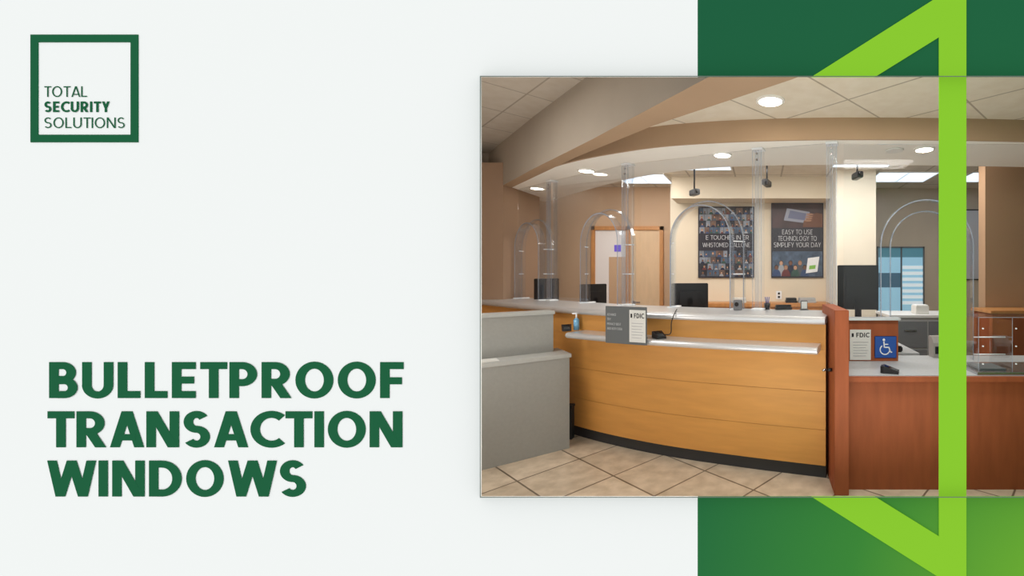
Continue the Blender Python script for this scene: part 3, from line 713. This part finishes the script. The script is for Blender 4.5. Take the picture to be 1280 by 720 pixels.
# ------------------------------------------------------------------ back credenza & cabinets
cr = thing('credenza', 'low oak credenza along cream poster wall', 'cabinet', (0, 0, 0))
b = B(); b.box(-.9, .93, 5.82, 6.18, 0, 1.0, WOODTRIM); b.obj('body', cr)
b = B(); b.box(-.92, .935, 5.80, 6.19, 1.0, 1.05, WOODTRIM, .004); b.obj('top', cr)
for k in range(4):
    b = B(); b.box(-.88 + .455 * k, -.45 + .455 * k, 5.805, 5.82, .05, .96, WOODTRIM, .003); dd = b.obj('door', cr)
    b = B(); b.cyl((-.66 + .455 * k, 5.785, .8), (-.66 + .455 * k, 5.805, .8), .012, .012, STEEL, 12); b.obj('knob', dd)
for x, ww, c_, lb in ((-.30, .20, PAPER, 'white'), (.42, .16, BLACK, 'black'), (.64, .24, LGREY, 'light grey')):
    b = B(); b.box(-ww / 2, ww / 2, -.1, .1, 0, .03, c_, .004); b.box(-ww / 2 + .01, ww / 2 - .01, -.09, .09, .03, .065, c_, .004)
    b.obj('document_tray', loc=(x, 6.0, 1.05), label=lb + ' stacked document tray lying on oak credenza', category='tray')
fcab = thing('filing_cabinet', 'light grey metal drawer cabinet behind low desk', 'cabinet', (1.80, 4.6, 0))
b = B(); b.box(-.42, .36, 0, .5, 0, .98, LGREY, .004); b.obj('body', fcab)
b = B(); b.box(-.44, .38, -.03, .52, .98, 1.01, mat('white_laminate', (220, 222, 224), .4), .003); b.obj('top', fcab)
for i in range(2):
    for k in range(3):
        b = B(); b.box(-.40 + .385 * i, -.03 + .385 * i, -.012, 0, .06 + .30 * k, .34 + .30 * k, mat('drawer_grey', (120, 124, 130), .5), .003); dr = b.obj('drawer', fcab)
        b = B(); b.box(-.28 + .385 * i, -.15 + .385 * i, -.03, -.012, .24 + .30 * k, .255 + .30 * k, STEEL); b.obj('handle', dr)
b = B(); b.box(-.07, .07, -.08, .08, 0, .09, PAPER, .004); b.box(-.06, .06, -.07, .07, .09, .10, WSIGN)
b.obj('paper_box', loc=(1.75, 4.75, 1.01), label='white paper box lying on grey filing cabinet', category='box')
e = thing('desktop_printer', 'compact grey receipt printer beside filing cabinet', 'printer', (1.46, 3.56, .766), .1)
b = B(); b.sweep([[(-.06, -.04, 0), (.06, -.04, 0), (.06, -.04, .12), (-.06, -.04, .12)], [(-.06, .0, 0), (.06, .0, 0), (.06, .0, .17), (-.06, .0, .17)], [(-.06, .04, 0), (.06, .04, 0), (.06, .04, .17), (-.06, .04, .17)]], mat('printer_grey', (150, 146, 142), .5)); b.obj('body', e)
b = B(); b.box(-.045, .045, -.043, -.038, .03, .09, BLACK); b.obj('paper_slot', e)
pc = thing('wood_cabinet', 'reddish wood cabinet in front of tan column', 'cabinet', (2.75, 4.2, 0))
b = B(); b.box(-.50, .5, 0, .38, 0, 1.06, CHERRY); b.obj('body', pc)
b = B(); b.box(-.52, .52, -.02, .39, 1.06, 1.09, WOODTRIM, .003); b.obj('top', pc)
# clear transaction box
ts = thing('deal_tray_screen', 'low clear acrylic box with metal deal tray on low desk', 'barrier', (1.68, 3.04, .766))
for nm, (x0, x1, y0, y1, z0, z1) in (('front_sheet', (-.20, .28, -.10, -.09, .018, .38)), ('side_sheet', (-.20, -.19, -.09, .20, .018, .38)), ('divider', (.03, .036, -.09, .20, .018, .36)), ('top_sheet', (-.20, .28, -.10, .20, .38, .388))):
    b = B(); b.box(x0, x1, y0, y1, z0, z1, GLASS); b.obj(nm, ts)
b = B(); b.box(-.20, .28, -.102, -.10, .384, .388, RIM); b.box(-.20, -.197, -.102, -.10, .018, .388, RIM); b.box(.030, .033, -.102, -.10, .018, .388, RIM); b.obj('polished_edge', ts)
b = B(); b.box(-.22, .32, -.13, .22, 0, .018, STEEL, .003); b.box(-.17, .01, -.07, .12, .018, .03, DGREY, .003); b.obj('tray', ts)
for x in (-.17, .055):
    for z in (.07, .19, .31):
        b = B(); b.cyl((x, -.108, z), (x, -.10, z), .005, .005, WSIGN, 12); b.obj('bolt', ts)
for z in (.12, .24):
    b = B(); b.cyl((-.19, -.02, z), (.03, -.02, z), .004, .004, WSIGN, 10); b.obj('spacer_rod', ts)
uq = P.find((926 - 951) / 540); q = P.at(uq, .07)
e = thing('intercom_box', 'small grey intercom box on ledge beside arch', 'intercom', (q.x, q.y, ZL), P.ang(.2))
b = B(); b.box(-.032, .032, -.03, .03, 0, .085, mat('intercom_grey', (128, 130, 134), .45, metal=.3), .005); b.obj('body', e)
b = B(); b.cyl((0, -.034, .05), (0, -.03, .05), .018, .018, BLACK); b.obj('speaker_grille', e)
e = thing('pen_cup', 'black pen cup holding blue pens on ledge', 'pen holder', (.055, 3.675, ZL))
b = B(); b.cyl((0, 0, 0), (0, 0, .055), .022, .026, BLACK); b.obj('cup', e)
for k in range(3):
    b = B(); b.cyl((0.006 * k - .006, 0, .02), (.016 * k - .016, .004, .105), .004, .004, BLUE, 8); b.obj('pen', e)
e = thing('desk_telephone', 'black desk telephone lying on ledge behind barrier', 'telephone', (.19, 3.64, ZL), .2)
b = B(); b.box(-.07, .07, -.03, .03, 0, .025, BLACK, .005); b.obj('base', e)
b = B(); b.box(-.07, .07, -.012, .014, .025, .042, BLACK, .006); b.obj('handset', e)
e = thing('card_display', 'small dark framed card display standing on ledge', 'display', (.36, 3.60, ZL), .2)
b = B(); b.box(-.03, .03, -.006, .006, .004, .08, DGREY, .003); b.box(-.035, .035, -.02, .02, 0, .006, DGREY); b.obj('frame', e)
b = B(); b.box(-.024, .024, -.008, -.006, .012, .072, PAPER); b.obj('card', e)

# ------------------------------------------------------------------ ceiling cameras
def cam(x, y, zt, drop, rot, lab):
    e = thing('security_camera', lab, 'security camera', (x, y, zt), rot, 'ceiling security cameras')
    b = B(); b.cyl((0, 0, -.02), (0, 0, 0), .04, .045, BLACK); b.cyl((0, 0, -drop), (0, 0, -.02), .010, .010, BLACK, 12); b.obj('mount', e)
    b = B(); b.box(-.035, .035, -.09, .08, -drop - .06, -drop + .01, BLACK, .008); b.obj('housing', e)
    b = B(); b.cyl((0, -.11, -drop - .02), (0, -.09, -drop - .02), .02, .022, SCREEN); b.obj('lens', e)
cam(-.80, 5.2, 2.75, .30, .6, 'black bullet security camera hanging below office ceiling')
cam(.07, 4.95, 2.75, .24, -.3, 'black bullet security camera hanging below office ceiling')
cam(1.06, 4.75, 2.75, .20, .2, 'black bullet security camera hanging near pale pier')
cam(2.15, 4.9, 2.75, .26, -.5, 'black bullet security camera hanging near tan column')

# ------------------------------------------------------------------ world + camera
w = bpy.data.worlds.new('World'); scene.world = w; w.use_nodes = True
bg = w.node_tree.nodes['Background']; bg.inputs['Color'].default_value = (.985, 1, .995, 1); bg.inputs['Strength'].default_value = .965
cd = bpy.data.cameras.new('Camera'); co = bpy.data.objects.new('Camera', cd); scene.collection.objects.link(co)
co.location = (0, 0, EYE); co.rotation_euler = (math.radians(90), 0, 0)
cd.sensor_width = 36; cd.lens = 540 / 1280 * 36; cd.shift_x = -311 / 1280; cd.shift_y = -18 / 1280; cd.clip_start = .05
scene.camera = co
